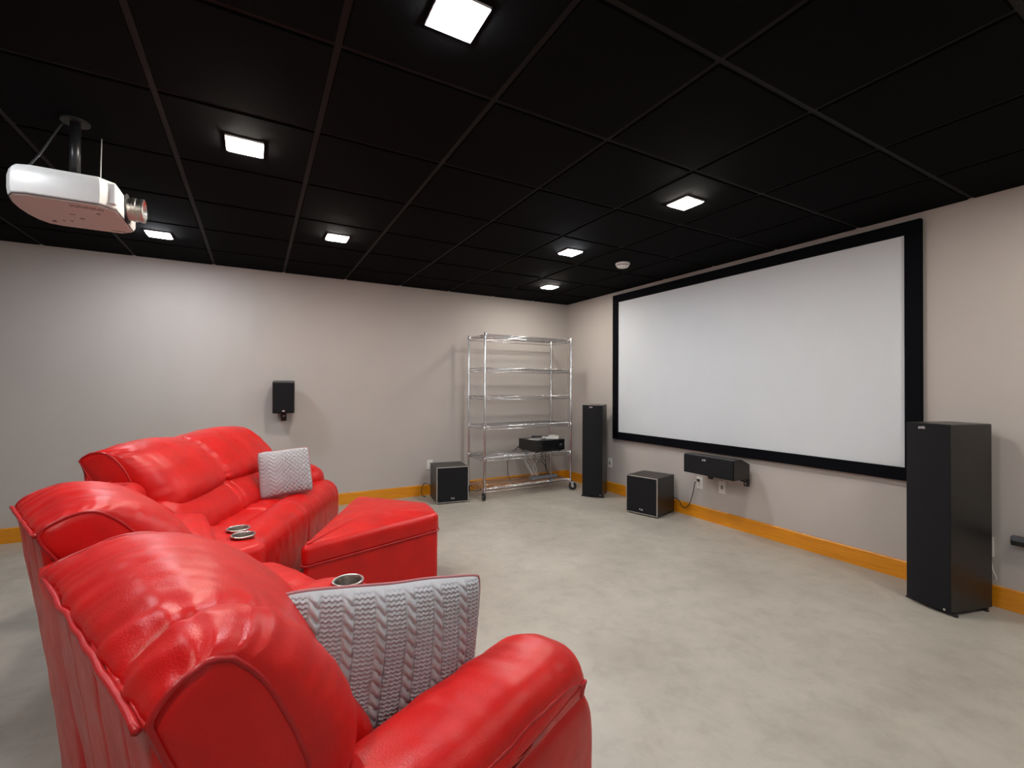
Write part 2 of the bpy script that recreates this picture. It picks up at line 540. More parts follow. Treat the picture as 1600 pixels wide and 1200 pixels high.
def loft(name, ctrl, y0, y1, M, parent=None, mat=None, er=.045, nt=70, ns=100, creases=(), wr=.003, pleat=.004,
         seed=0.0, bulge=.012, smooth_n=8, endk=None, droop=None, taper=None, cross=0.0, cord=False, lobes=False, endflat=.5, fold=0.0):
    """cushion: closed side profile (x, z) swept along local y, with rounded ends, seams and wrinkles"""
    parent = parent or sofa; mat = mat or LEATHER
    P = resample(cr([(x, 0, z) for x, z in ctrl], smooth_n, True), ns)
    area = sum(P[i].x * P[(i + 1) % ns].z - P[(i + 1) % ns].x * P[i].z for i in range(ns))
    sg = 1 if area > 0 else -1
    Nn = []
    for i in range(ns):
        t = P[(i + 1) % ns] - P[i - 1]
        Nn.append(Vector((t.z, 0, -t.x)).normalized() * sg)
    tip = min(P, key=lambda p: p.x)
    xr, ztip = tip.x, tip.z
    ysl = []
    for i in range(nt + 1):
        t = i / nt
        t = .35 * t + .65 * (.5 - .5 * math.cos(PI * t))
        ysl.append(y0 + (y1 - y0) * t)
    for c in creases:
        ysl += [c[0] + d for d in (-.02, -.012, -.007, -.003, 0, .003, .007, .012, .02)]
    ysl = sorted(ysl)
    vs = []; fs = []
    for y in ysl:
        d = min(y - y0, y1 - y)
        ins = 0.0
        kx = 0.0
        if d < er:
            q = 1 - max(d, 0) / er
            ins = er * (1 - math.sqrt(max(0, 1 - q * q))) * .75
            if endk:
                kx = (endk[0] if y - y0 < y1 - y else endk[1]) * (1 - math.sqrt(max(0, 1 - q * q)))
                ins = 0.0
        near_edge = math.exp(-d / .045) * min(1, d / .012)
        cz = 0.0
        for (yc, dep, wid) in creases:
            a = abs(y - yc)
            cz += dep * math.exp(-a / wid)
            near_edge = max(near_edge, math.exp(-a / .055))
        la = max([y0] + [c[0] for c in creases if c[0] <= y and lobes]); lb_ = min([y1] + [c[0] for c in creases if c[0] > y and lobes])
        crown = bulge * (1 - (2 * (y - la) / max(1e-6, lb_ - la) - 1) ** 2)
        for i in range(ns):
            s = i / ns
            p = P[i]
            tipw = min(1.0, .25 + (p - Vector((xr, 0, ztip))).length / .12) if endk else 1.0
            disp = (crown - cz) * tipw - ins
            disp += wr * nz(y * 9 + seed, p.x * 7 + p.z * 5, seed) + wr * .55 * nz(y * 21, (p.x - p.z) * 14 + seed, 3 + seed)
            # gathers running away from the piping and seams
            disp += pleat * near_edge * nz(y * 4 + seed, s * 38, 7 + seed) * 1.4
            if fold:
                # long soft wrinkles drawn forward from the rear seam
                rear = math.exp(-max(0, p.x + .45) / .16)
                ph = y + (p.x + .45) * .55
                disp += fold * rear * (nz(ph * 17 + seed, p.x * 2.5, 11 + seed) + .6 * nz(ph * 34 + seed, p.x * 4, 5 + seed))
            if cross:                # creases running across the pad
                disp += cross * nz(p.x * 24 + y * 6 + seed, y * 5, seed) * max(0, min(1, (p.x + .05) / .2)) * max(0, min(1, (p.z - .5) / .08))
            q = p + Nn[i] * disp
            if taper:
                q.x = xr + (q.x - xr) * (1 - taper[0] * max(0, min(1, (taper[1] - y) / taper[2])))
            if kx:
                q.x = xr + (q.x - xr) * (1 - kx)
                q.z -= .035 * kx * min(1, (p.x - xr) / .1)
            if droop:
                fr = max(0, min(1, (p.x + .20) / .15)) * max(0, min(1, (.86 - p.z) / .16))
                q.z -= droop * fr * (math.exp(-(y - y0) / .13))
            vs.append((q.x, y, q.z))
    K = len(ysl)
    for k in range(K - 1):
        for i in range(ns):
            i2 = (i + 1) % ns
            fs.append((k * ns + i, k * ns + i2, (k + 1) * ns + i2, (k + 1) * ns + i))
    for side in (0, K - 1):
        base = side * ns
        prev = [base + i for i in range(ns)]
        sy = -1 if side == 0 else 1
        C = sum((Vector(vs[base + i]) for i in range(ns)), Vector()) / ns
        for st in (.85, .6, .3):
            cur = []
            for i in range(ns):
                v0 = Vector(vs[base + i])
                c = Vector((C.x, v0.y, C.z))
                q = c + (v0 - c) * st
                q.y += sy * (.010 * (1 - st * st) + .002 * nz(q.x * 14, q.z * 14, seed)) * endflat * 2
                cur.append(len(vs)); vs.append(tuple(q))
            for i in range(ns):
                i2 = (i + 1) % ns
                fs.append((prev[i], prev[i2], cur[i2], cur[i]))
            prev = cur
        fs.append(tuple(prev))
    ob = MB().add(vs, fs, M).build(name, mat, parent, True)
    if endk or cord:              # cord sewn round the end panels, where the mesh ends
        for side, dy in ((0, .001), (K - 1, -.001)):
            pts = [Vector(vs[side * ns + i]) + Vector((0, dy, 0)) for i in range(ns)]
            MB().tube(pts, .0046, 6, M, closed=True).build('piping', LEATHER_P, ob, True)
    return ob, P, Nn

BUSTLE = [(-.448, .893), (-.444, .902), (-.425, .917), (-.375, .942), (-.310, .951), (-.240, .934), (-.165, .886), (-.090, .815), (-.038, .745),
          (-.022, .692), (-.050, .652), (-.140, .650), (-.270, .720), (-.380, .815), (-.440, .880)]
LUMBAR = [(-.140, .685), (-.070, .678), (.000, .632), (.058, .560), (.080, .490), (.050, .447), (-.140, .440), (-.230, .560), (-.210, .655)]
SEAT = [(-.22, .465), (-.05, .474), (.10, .482), (.185, .478), (.232, .450), (.235, .36), (.20, .30), (-.20, .30), (-.24, .38)]
FOOT = [(.215, .462), (.275, .492), (.350, .488), (.412, .448), (.440, .380), (.442, .25), (.430, .10), (.395, .055), (.28, .055), (.225, .12), (.208, .30), (.205, .42)]
SHELL = [(-.450, .893), (-.446, .870), (-.420, .68), (-.378, .40), (-.336, .12), (-.325, .045), (-.30, .03), (-.10, .03), (-.06, .10), (-.06, .35), (-.15, .58), (-.30, .76), (-.42, .87)]

def back_shell(name, y0, y1, M, seams):
    o, _, _ = loft(name, SHELL, y0, y1, M, er=.015, nt=40, ns=90, wr=.0035, pleat=.001, seed=y0 * 3, bulge=.004,
                   creases=[(q, .0045, .005) for q in seams])
    return o

# -- end seat beside the viewer
def rear_cord(y0, y1, M, parent, dx=0.0):
    pts = []
    for k in range(41):
        y = y0 + (y1 - y0) * k / 40
        pts.append((-.457 + dx + .004 * nz(y * 13, 3), y, .893 + .006 * nz(y * 15, 9)))
    MB().tube(pts, .0055, 6, M).build('rear_piping', LEATHER_P, parent, True)
nb, _, _ = loft('back_cushion', BUSTLE, -.050, .615, TN, er=.115, endk=(.37, .12), taper=(.27, .45, .37), nt=120, ns=160, creases=[(.085, .020, .010)], wr=.0035, pleat=.006, seed=1.3, bulge=.018, fold=.009, lobes=True)
rear_cord(-.045, .61, TN, nb)
lb, _, _ = loft('lumbar_cushion', LUMBAR, .09, .600, TN, nt=50, taper=(.30, .50, .40), seed=2.1, pleat=.005)
loft('seat_cushion', SEAT, .095, .610, TN, nt=50, ns=80, seed=3.7, bulge=.010, wr=.005)
loft('footrest', FOOT, .095, .610, TN, nt=50, ns=80, seed=4.4, wr=.004)
back_shell('back_shell', -.048, .612, TN, (.075, .24, .42))
# arm: base panel and rolled pad
ARMP = [(-.31, .52), (-.28, .605), (-.15, .632), (.05, .640), (.26, .640), (.375, .625), (.440, .585), (.455, .525), (.41, .480), (.10, .468), (-.28, .46)]
loft('armrest_pad', ARMP, -.140, .082, TN, er=.088, nt=60, ns=170, seed=5.2, wr=.003, pleat=.003, bulge=.006, cross=.007, cord=True)
ARMB = [(-.34, .50), (.0, .50), (.38, .500), (.470, .46), (.492, .36), (.490, .12), (.475, .04), (.40, .03), (-.27, .03), (-.32, .08)]
loft('armrest_base', ARMB, -.130, .085, TN, er=.050, nt=40, ns=110, seed=6.6, wr=.003, pleat=.003)

# -- straight console with one cup holder
def cup(M, x, y, z, parent, r=.046):
    T = M @ TR(x, y, z)
    # bore the pocket out of the console
    cut = MB().lathe([(r + .001, -.09), (r + .001, .08)], 40, T).build('bore_tmp', LEATHER)
    for ob in [parent]:
        md = ob.modifiers.new('bore', 'BOOLEAN'); md.operation = 'DIFFERENCE'; md.solver = 'EXACT'
        cut.parent = sofa; md.object = cut
        bpy.context.view_layer.update()
        me = bpy.data.meshes.new_from_object(ob.evaluated_get(bpy.context.evaluated_depsgraph_get()))
        ob.modifiers.clear(); ob.data = me
    bpy.data.objects.remove(cut, do_unlink=True)
    prof = [(r + .002, .002), (r, .002), (r - .002, -.010), (r - .005, -.074), (0, -.076)]
    o = MB().lathe(prof, 40, T, caps=False).build('cup_holder', CUPIN, parent, True, angle=.9)
    MB().tube([(T @ Vector(((r + .005) * math.cos(2 * PI * k / 48), (r + .005) * math.sin(2 * PI * k / 48), .004))) for k in range(48)], .0042, 8, closed=True).build('cup_rim', STEEL, parent, True)
    o['label'] = 'brushed steel cup holder'
    return o

def rounded_poly(poly, r, seg=6):
    """CCW polygon -> [(point, outward normal)] with round corners"""
    n = len(poly); out = []
    rr = r if isinstance(r, (list, tuple)) else [r] * n
    for i in range(n):
        p = Vector((*poly[i], 0)); a = Vector((*poly[i - 1], 0)); b = Vector((*poly[(i + 1) % n], 0))
        d1 = (p - a).normalized(); d2 = (b - p).normalized()
        n1 = Vector((d1.y, -d1.x, 0)); n2 = Vector((d2.y, -d2.x, 0))
        ang = math.acos(max(-1, min(1, d1.dot(d2))))
        tl = rr[i] * math.tan(ang / 2)
        c = p - d1 * tl - n1 * rr[i]
        for k in range(seg + 1):
            t = k / seg
            q = (n1 * math.sin((1 - t) * ang) + n2 * math.sin(t * ang)) / max(1e-6, math.sin(ang)) if ang > 1e-3 else n1
            q.normalize()
            out.append((c + q * rr[i], q))
    # densify straight runs
    res = []
    for i in range(len(out)):
        (p, a), (q, b) = out[i], out[(i + 1) % len(out)]
        res.append((p, a))
        L = (q - p).length
        k = int(L / .03)
        for j in range(1, k):
            t = j / k
            res.append((p.lerp(q, t), (a.lerp(b, t)).normalized()))
    return res

def slab(name, poly, z0, z1, M, parent, mat=None, corner=.05, rt_=.03, rb=.01, crown=.01, wr=.002, seed=0, hole=None):
    R = rounded_poly(poly, corner)
    n = len(R); mat = mat or LEATHER
    C = sum((p for p, _ in R), Vector()) / n
    rings = []
    for k in range(4):
        a = PI / 2 * k / 4
        rings.append((rb * (1 - math.sin(a)), z0 + rb * (1 - math.cos(a))))
    m = max(2, int((z1 - z0) / .04))
    for k in range(m):
        rings.append((0, z0 + rb + (z1 - rt_ - z0 - rb) * k / m))
    for k in range(7):
        a = PI / 2 * k / 6
        rings.append((rt_ * (1 - math.cos(a)), z1 - rt_ + rt_ * math.sin(a)))
    vs = []; fs = []
    for ins, z in rings:
        for p, q in R:
            d = wr * nz(p.x * 9 + seed, p.y * 9, z * 9) + wr * .5 * nz(p.x * 25, p.y * 25 + seed, z * 18)
            pt = p - q * (ins - d)
            vs.append((pt.x, pt.y, z))
    K = len(rings)
    for k in range(K - 1):
        for i in range(n):
            i2 = (i + 1) % n
            fs.append((k * n + i, k * n + i2, (k + 1) * n + i2, (k + 1) * n + i))
    prev = [(K - 1) * n + i for i in range(n)]
    top = [Vector(vs[i]) for i in prev]
    for s in (.94, .86, .76, .64, .5, .35, .2, .08):
        cur = []
        for i in range(n):
            q = C + (top[i] - C) * s
            z = z1 + crown * (1 - s ** 2.2) + wr * nz(q.x * 12 + seed, q.y * 12, 2)
            cur.append(len(vs)); vs.append((q.x, q.y, z))
        for i in range(n):
            i2 = (i + 1) % n
            fs.append((prev[i], prev[i2], cur[i2], cur[i]))
        prev = cur
    fs.append(tuple(prev)); fs.append(tuple(range(n))[::-1])
    return MB().add(vs, fs, M).build(name, mat, parent, True)

con = slab('console', [(-.30, .622), (.415, .622), (.415, .948), (-.30, .948)], .03, .568, TN, sofa, corner=[.03, .15, .15, .03], rt_=.05, crown=.012, seed=8)
slab('console_lid', [(-.20, .637), (.190, .637), (.190, .933), (-.20, .933)], .545, .605, TN, con, corner=.06, rt_=.035, crown=.015, seed=9)
cup(TN, .338, .785, .576, con)
CBACK = [(-.425, .80), (-.41, .828), (-.35, .835), (-.24, .80), (-.12, .68), (-.06, .52), (-.10, .40), (-.20, .10), (-.34, .06), (-.39, .45)]
loft('console_back', CBACK, .620, .955, TN, er=.03, nt=30, ns=80, seed=10.5)

# -- second seat
TM = TN @ TR(.025, 0, 0)
mb_, _, _ = loft('back_cushion', BUSTLE, .962, 1.455, TM, er=.10, endk=(.30, .14), taper=(.10, 1.40, .40), nt=100, ns=140, wr=.0035, pleat=.007, seed=12.2, bulge=.020, fold=.009)
rear_cord(.968, 1.45, TM, mb_)
loft('lumbar_cushion', LUMBAR, .962, 1.455, TN @ TR(-.03, 0, 0), nt=50, seed=13.1)
loft('seat_cushion', SEAT, .960, 1.465, TN, nt=50, ns=80, seed=14, bulge=.010, wr=.005)
loft('footrest', FOOT, .960, 1.465, TN, nt=50, ns=80, seed=15, wr=.004)
back_shell('back_shell', .965, 1.455, TM, (1.10, 1.29))

# -- corner wedge with two cup holders
def wp(M, x, y):
    p = M @ Vector((x, y, 0)); return (p.x, p.y)
YL = -.275
def wedge_poly(xa, xb, ia=.006):
    return [wp(TN, xa, 1.468 + ia), wp(TN, xb, 1.468 + ia), wp(TL, xb, YL - ia), wp(TL, xa, YL - ia)]
I4 = Matrix.Identity(4)
wed = slab('wedge_console', wedge_poly(-.27, .37), .03, .560, I4, sofa, corner=[.03, .06, .06, .03], rt_=.035, crown=.010, seed=17)
slab('console_lid', wedge_poly(-.14, .17, .012), .545, .630, I4, wed, corner=.06, rt_=.04, crown=.02, seed=18)
mid1 = TN @ Vector((.29, 1.47, 0)); mid2 = TL @ Vector((.29, YL, 0))
mc = (mid1 + mid2) / 2
dv = (mid2 - mid1).normalized()
for s in (-.064, .064):
    q = mc + dv * s
    cup(TR(q.x, q.y, 0), 0, 0, .572, wed, .044)
slab('wedge_back', wedge_poly(-.375, -.12), .46, .800, I4, sofa, corner=.05, rt_=.08, crown=.01, seed=19)

# -- loveseat at the far end
fb, _, _ = loft('back_cushion', BUSTLE, -.265, 1.155, TL, er=.11, endk=(.34, .42), droop=.07, nt=160, ns=140, creases=[(.32, .022, .012)], wr=.0035, pleat=.009, seed=21, bulge=.026, fold=.004, lobes=True)
rear_cord(-.26, 1.15, TL, fb)
loft('lumbar_cushion', LUMBAR, -.262, 1.10, TL, nt=110, creases=[(.29, .010, .008), (.36, .010, .008)], seed=22, pleat=.005)
loft('seat_cushion', SEAT, -.268, 1.090, TL, nt=110, ns=80, seed=23, bulge=.008, wr=.008, creases=[(.32, .010, .01)])
loft('footrest', FOOT, -.268, 1.265, TL, nt=110, ns=80, seed=24, wr=.004, creases=[(.42, .008, .008)], er=.07)
back_shell('back_shell', -.265, 1.15, TL, (.05, .35, .7))
ARM2 = [(-.33, .50), (-.30, .60), (-.15, .625), (.05, .625), (.18, .615), (.27, .58), (.31, .50), (.30, .30), (.28, .08), (-.30, .06), (-.34, .2)]
loft('armrest_pad', ARM2, 1.080, 1.300, TL, er=.075, nt=50, ns=120, seed=26, wr=.004, pleat=.006)

# -- wedge ottoman
OT = Vector((-3.06, -2.15, 0))
ott = thing('ottoman', 'red leather wedge-shaped storage ottoman in front of the sofa', 'ottoman', OT)
OP = [(-3.635, -2.640), (-2.765, -2.375), (-2.735, -2.060), (-3.150, -1.590)]
opl = [(x - OT.x, y - OT.y) for x, y in OP]
slab('base', [(x * .975, y * .975) for x, y in opl], .02, .335, I4, ott, corner=[.02, .05, .09, .05], rt_=.01, crown=0, seed=31)
lid = slab('lid', opl, .335, .452, I4, ott, corner=[.025, .06, .10, .06], rt_=.040, rb=.02, crown=.022, wr=.004, seed=32)
R = rounded_poly(opl, [.025, .06, .10, .06])
MB().tube([(p.x + q.x * .001, p.y + q.y * .001, .338) for p, q in R], .005, 6, closed=True).build('piping', LEATHER_P, lid, True)
for sx, sy in opl:
    MB().lathe([(.02, 0), (.024, .03)], 12, TR(sx * .82, sy * .82, 0)).build('foot', BLKPL, ott)

# ------------------------------------------------------------------ knitted cushions
def knit_near(u, v):
    p = .070
    c = (u / p) % 1.0 - .5
    d = c * p
    if abs(d) < .0110:
        env = math.sqrt(max(0, 1 - (d / .0110) ** 2))
        ph = v / .024 + .34 * math.sin(d / .0110 * PI / 2)
        return .0115 * env ** .8 * (.20 + .80 * abs(math.sin(PI * ph)) ** .7)
    a = abs(d) - .0110
    g = min(1, a / .004)
    zig = abs(((a / .0120) % 1.0) - .5) * 2
    row = abs(math.sin(PI * (v / .0090 + zig * .42)))
    rib = abs(math.cos(PI * a / .0060))
    return .0052 * g * row ** .8 * (.70 + .30 * rib)

def knit_far(u, v):
    if u < -.03:
        d = ((u + .03) / .075 + .5) % 1.0 - .5
        return .006 * abs(math.sin(PI * (v / .028 + abs(d) * 2.4))) ** .7 * (1 - .25 * abs(d))
    a = abs(math.sin(PI * (u + v) / .030)); b = abs(math.sin(PI * (u - v) / .030))
    return .006 * max(a ** 4, b ** 4) + .003 * abs(math.sin(PI * u / .008) * math.sin(PI * v / .008))

def pillow(name, label, wd, ht, th, nu, nv, fn, M):
    t = thing(name, label, 'cushion', M.translation, 0, 'grey knitted cushions')
    t.rotation_euler = M.to_euler()
    def shape(a, b):
        # a, b in -1..1 ; pinched edges, pointed corners
        x = a * wd / 2 * (1 - .025 * (1 - b * b) * abs(a) ** 3 - .05 * abs(a * b) ** 5)
        y = b * ht / 2 * (1 - .025 * (1 - a * a) * abs(b) ** 3 - .05 * abs(a * b) ** 5 + .02 * nz(a * 2.1, wd * 9) * abs(b))
        h = th / 2 * (max(0, 1 - abs(a) ** 2.4) * max(0, 1 - abs(b) ** 2.4)) ** .45
        h *= 1 + .10 * nz(a * 1.7 + wd, b * 1.7, 4)
        return x, y, h
    def ring_par(i, n):
        s = -1 + 2 * i / n
        return math.sin(s * PI / 2) * .35 + s * .65
    vs = []; fs = []
    for j in range(nv + 1):
        for i in range(nu + 1):
            a, b = ring_par(i, nu), ring_par(j, nv)
            x, y, h = shape(a, b)
            edge = min(1, (1 - abs(a)) * 14) * min(1, (1 - abs(b)) * 14)
            vs.append((x, y, h + fn(x, y) * edge))
    for j in range(nv):
        for i in range(nu):
            k = j * (nu + 1) + i
            fs.append((k, k + 1, k + nu + 2, k + nu + 1))
    MB().add(vs, fs).build('knit_front', KNIT, t, True)
    vs = []; fs = []; m = 40
    for j in range(m + 1):
        for i in range(m + 1):
            a, b = ring_par(i, m), ring_par(j, m)
            x, y, h = shape(a, b)
            vs.append((x, y, -h))
    for j in range(m):
        for i in range(m):
            k = j * (m + 1) + i
            fs.append((k, k + m + 1, k + m + 2, k + 1))
    MB().add(vs, fs).build('back_cover', KNITB, t, True)
    ring = []
    for k in range(160):
        q = k / 40; s = int(q); f = -1 + 2 * (q - s)
        a, b = [(f, -1), (1, f), (-f, 1), (-1, -f)][s]
        x, y, _ = shape(a, b); ring.append((x, y, 0))
    MB().tube(ring, .0045, 6, closed=True).build('piping', PIPE, t, True)
    return t

def frame(origin, xax, zax):
    z = zax.normalized(); x = (xax - z * xax.dot(z)).normalized(); y = z.cross(x)
    return Matrix(((x.x, y.x, z.x, origin.x), (x.y, y.y, z.y, origin.y), (x.z, y.z, z.z, origin.z), (0, 0, 0, 1)))
TNw = TR(*SO) @ TN; TLw = TR(*SO) @ TL
def dirw(T, v): return (T.to_3x3() @ Vector(v))
pillow('knitted_cushion', 'grey cable-knit cushion on the near end seat beside the big armrest', .49, .385, .14, 320, 280, knit_near,
       frame(TNw @ Vector((.058, .203, .625)), dirw(TN, (.37, -.14, -.048)), dirw(TN, (-.35, -.94, .04))))
pillow('knitted_cushion', 'smaller grey knitted cushion propped at the far end of the sofa', .34, .33, .13, 130, 120, knit_far,
       frame(TLw @ Vector((.215, .655, .660)), dirw(TL, (1, .38, .10)), dirw(TL, (.42, -1, .35))))

# ------------------------------------------------------------------ tower speakers
def tower(label, x, y, fx, fy):
    t = thing('tower_speaker', label, 'speaker', (x, y, 0), face_rz(fx, fy), 'black floor-standing tower speakers')
    W, D, z0, z1 = .238, .355, .016, 1.080
    # cabinet: side walls curve in towards the back
    pl = []
    for k in range(13):
        s = k / 12
        yy = -D / 2 + .030 + (D - .030) * s
        hw = W / 2 * (1 - .13 * s ** 2.0)
        pl.append((hw, yy))
    poly = pl + [(-a, b) for a, b in pl[::-1]]
    mb = MB(); n = len(poly)
    vs = []
    for ins, z in ((.004, z0), (0, z0 + .004), (0, z1 - .004), (.004, z1)):
        vs += [(px * (1 - ins / .1), py * (1 - ins / .17), z) for px, py in poly]
    fs = [tuple(range(n))[::-1], tuple(range(3 * n, 4 * n))]
    for r in range(3):
        for i in range(n): fs.append((r * n + i, r * n + (i + 1) % n, (r + 1) * n + (i + 1) % n, (r + 1) * n + i))
    mb.add(vs, fs).build('cabinet', CABINET, t, True, angle=.5)
    g = []
    for k in range(13):
        a = -1 + k / 6
        g.append((a * (W / 2 - .001), -D / 2 + .004 + .024 * (a * a)))
    gp = g + [(W / 2 - .001, -D / 2 + .034), (-W / 2 + .001, -D / 2 + .034)]
    MB().prism(gp, z0 + .004, z1 - .003).build('grille', GRILLE, t, True, angle=.5)
    Mb = TR(-.012, -D / 2 + .0035, z1 - .026) @ Matrix.Rotation(PI / 2, 4, 'X')
    bd = MB().box((0, 0, 0), (.036, .015, .0015), Mb).build('badge_plate', GREYPL, t)
    text_part('badge', 'polk', .021, BADGE, bd, Mb @ TR(0, .001, .0016))
    MB().box((0, .02, .010), (W * .8, D * .8, .016)).build('plinth', BLKPL, t)
    for sx in (-1, 1):
        for sy in (-1, 1):
            Mf = TR(sx * (W / 2 - .018 - (.02 if sy > 0 else 0)), sy * (D / 2 - .05), 0) @ RZ(0 if sx > 0 else PI)
            mb = MB()
            mb.add([(-.02, -.016, .004), (.034, -.010, .0), (.034, .010, .0), (-.02, .016, .004), (-.02, -.016, .026), (.030, -.010, .012), (.030, .010, .012), (-.02, .016, .026)],
                   [(0, 3, 2, 1), (4, 5, 6, 7), (0, 1, 5, 4), (1, 2, 6, 5), (2, 3, 7, 6), (3, 0, 4, 7)], Mf)
            mb.lathe([(.006, 0), (.008, .006)], 10, Mf @ TR(.026, 0, 0))
            mb.build('foot', RUBBER, t)
    MB().lathe([(0, 0), (.006, .001), (.006, .003)], 12, TR(W / 2 - .020, -D / 2 + .010, z0 + .018) @ Matrix.Rotation(PI / 2, 4, 'X')).build('grille_pin', SILVER, t)
    return t
tower('black tower speaker on the right standing in front of the screen corner', -.232, -4.132, -.953, .303)
tower('black tower speaker between the wire rack and the screen', -.268, -.938, -.79, -.614)

# ------------------------------------------------------------------ subwoofers
def subwoofer(label, x, y, fx, fy, W, D, h):
    t = thing('subwoofer', label, 'subwoofer', (x, y, 0), face_rz(fx, fy), 'black cube subwoofers')
    MB().box((0, .008, (h + .014) / 2), (W, D - .016, h - .014), bev=.004).build('cabinet', CABINET, t)
    MB().box((0, -D / 2 + .008, (h + .014) / 2), (W - .016, .022, h - .030), bev=.006).build('grille', GRILLE, t)
    mb = MB(); yy = -D / 2 + .006; zc = (h + .014) / 2
    for sx in (-1, 1): mb.box((sx * (W / 2 - .003), yy, zc), (.0065, .012, h - .016))
    for sz in (-1, 1): mb.box((0, yy, zc + sz * ((h - .014) / 2 - .003)), (W - .014, .012, .0065))
    mb.build('silver_edge', SILVER, t)
    Mb = TR(0, -D / 2 - .0032, .058) @ Matrix.Rotation(PI / 2, 4, 'X')
    text_part('logo', 'Polk', .024, BADGE, t, Mb)
    src = None
    for sx in (-1, 1):
        for sy in (-1, 1):
            loc = (sx * (W / 2 - .04), sy * (D / 2 - .05), 0)
            if src is None: src = MB().lathe([(.017, 0), (.020, .016)], 14).build('foot', RUBBER, t, loc=loc)
            else: part_copy(src, t, loc)
    return t
subL = subwoofer('black cube subwoofer beside the wire rack on the left wall', -1.905, -.350, -.138, -.99, .358, .360, .402)
subR = subwoofer('black cube subwoofer under the screen left of the centre speaker', -.268, -1.818, -.965, -.263, .345, .360, .388)
def cable(name, pts, r, mat, parent=None, label=None, cat=None):
    P = cr(pts, 8)
    if parent:
        inv = (TR(*parent.location) @ RZ(parent.rotation_euler.z)).inverted()
        P = [inv @ p for p in P]
    o = MB().tube(P, r, 7).build(name, mat, parent, True)
    if label: tag(o, label, cat)
    return o
cable('power_cord', [(-.10, -1.92, .16), (-.045, -1.98, .14), (-.030, -2.02, .08), (-.035, -2.07, .075), (-.035, -2.12, .13), (-.040, -2.165, .25), (-.045, -2.185, .335), (-.035, -2.20, .372), (-.012, -2.205, .375)], .0042, CABK, subR)
cable('power_cord', [(-2.05, -.20, .14), (-2.11, -.10, .16), (-2.125, -.05, .10), (-2.13, -.06, .02), (-2.09, -.10, .006)], .004, CABK, subL)

# ------------------------------------------------------------------ wall plates
def outlet(label, p, axis, sockets=True, mat=WHITEP):
    rz = 0 if axis == 'y' else PI / 2     # local -Y faces the room
    t = thing('wall_outlet', label, 'wall outlet', p, rz if axis == 'y' else face_rz(-1, 0), 'wall plates')
    MB().box((0, -.004, 0), (.072, .008, .116), bev=.0025).build('plate', mat, t)
    if sockets:
        for s in (-1, 1):
            k = MB().box((0, -.0085, s * .022), (.034, .004, .030), bev=.0015).build('socket', mat, t)
            mb = MB()
            mb.box((-.007, -.0108, s * .022 + .003), (.0025, .0010, .009)); mb.box((.007, -.0108, s * .022 + .003), (.0025, .0010, .009)); mb.box((0, -.0108, s * .022 - .008), (.005, .0010, .005))
            mb.build('slot', DARKMARK, k)
    else:
        k = MB().box((0, -.009, 0), (.020, .004, .034), bev=.001).build('jack', GREYPL, t)
    return t
outlet('white wall outlet with a black plug, left one below the centre speaker', (0, -2.215, .350), 'x')
outlet('white low-voltage wall plate, right one below the centre speaker', (0, -2.462, .352), 'x', False)
outlet('white wall plate right of the tower speaker between wire rack and screen', (0, -.905, .352), 'x', False)
outlet('white wall plate at the right edge behind the right tower speaker', (0, -4.235, .345), 'x', False)
outlet('white wall plate peeking out behind the left subwoofer', (-2.015, 0, .355), 'y')
outlet('cream wall outlet behind the wire rack below the receiver', (-.475, 0, .335), 'y')
plug = thing('power_plug', 'black power plug in the outlet below the centre speaker', 'plug', (0, -2.205, .374))
MB().box((-.022, 0, 0), (.024, .026, .024), bev=.004).build('plug_body', CABK, plug)
MB().lathe([(.009, 0), (.007, .022)], 10, TR(-.034, 0, 0) @ Matrix.Rotation(-PI / 2, 4, 'Y')).build('strain_relief', WHITEP, plug, True)
cable('speaker_wire', [(-.012, -4.235, .330), (-.03, -4.262, .275), (-.04, -4.275, .215), (-.03, -4.285, .175), (-.022, -4.275, .150), (-.014, -4.24, .146), (-.012, -4.20, .146)], .0035, CABW, None,
      'short white wire looping out behind the right tower speaker', 'cable')

# black rail fixed to the wall at the right edge of the picture
rail = thing('wall_rail', 'black metal rail fixed low on the wall at the right edge', 'rail', (0, -4.66, .415))
pr = [(-.030, -.024), (-.016, -.030), (-.012, -.004), (.004, .012), (.010, .026), (-.036, .026), (-.042, .004)]
mb = MB(); vs = []
L = .62
for yy in (L / 2, -L / 2):
    for a, b in pr: vs.append((a - .02, yy, b))
n = len(pr)
mb.add(vs, [tuple(range(n)), tuple(range(n, 2 * n))] + [(i, (i + 1) % n, n + (i + 1) % n, n + i) for i in range(n)])
mb.build('rail_bar', BLKGLOSS, rail)
for yy in (-.2, .1):
    MB().box((-.012, yy, .0), (.024, .03, .04), bev=.003).build('bracket', BLKPL, rail)

# ------------------------------------------------------------------ centre speaker
cs = thing('centre_speaker', 'long black centre speaker on a wall bracket under the screen', 'speaker', (-.175, -2.515, .490), face_rz(-1, 0))
W, D, hh = .515, .225, .172
side = [(-D / 2 + .012, 0), (-D / 2 + .012, hh), (-D / 2 + .035, hh + .006), (.0, hh + .004), (D / 2, hh - .045), (D / 2, .012), (D / 2 - .012, 0)]
vs = []
for xx in (-W / 2, W / 2):
    for a, b in side: vs.append((xx, a, b))
n = len(side)
MB().add(vs, [tuple(range(n)), tuple(range(n, 2 * n))] + [(i, (i + 1) % n, n + (i + 1) % n, n + i) for i in range(n)]).build('cabinet', CABINET, cs)
MB().box((0, -D / 2 + .006, hh / 2), (W - .004, .018, hh - .004), bev=.007).build('grille', GRILLE, cs)
Mb = TR(-.03, -D / 2 - .0045, hh - .032) @ Matrix.Rotation(PI / 2, 4, 'X')
bd = MB().box((0, 0, 0), (.040, .016, .0015), Mb).build('badge_plate', GREYPL, cs)
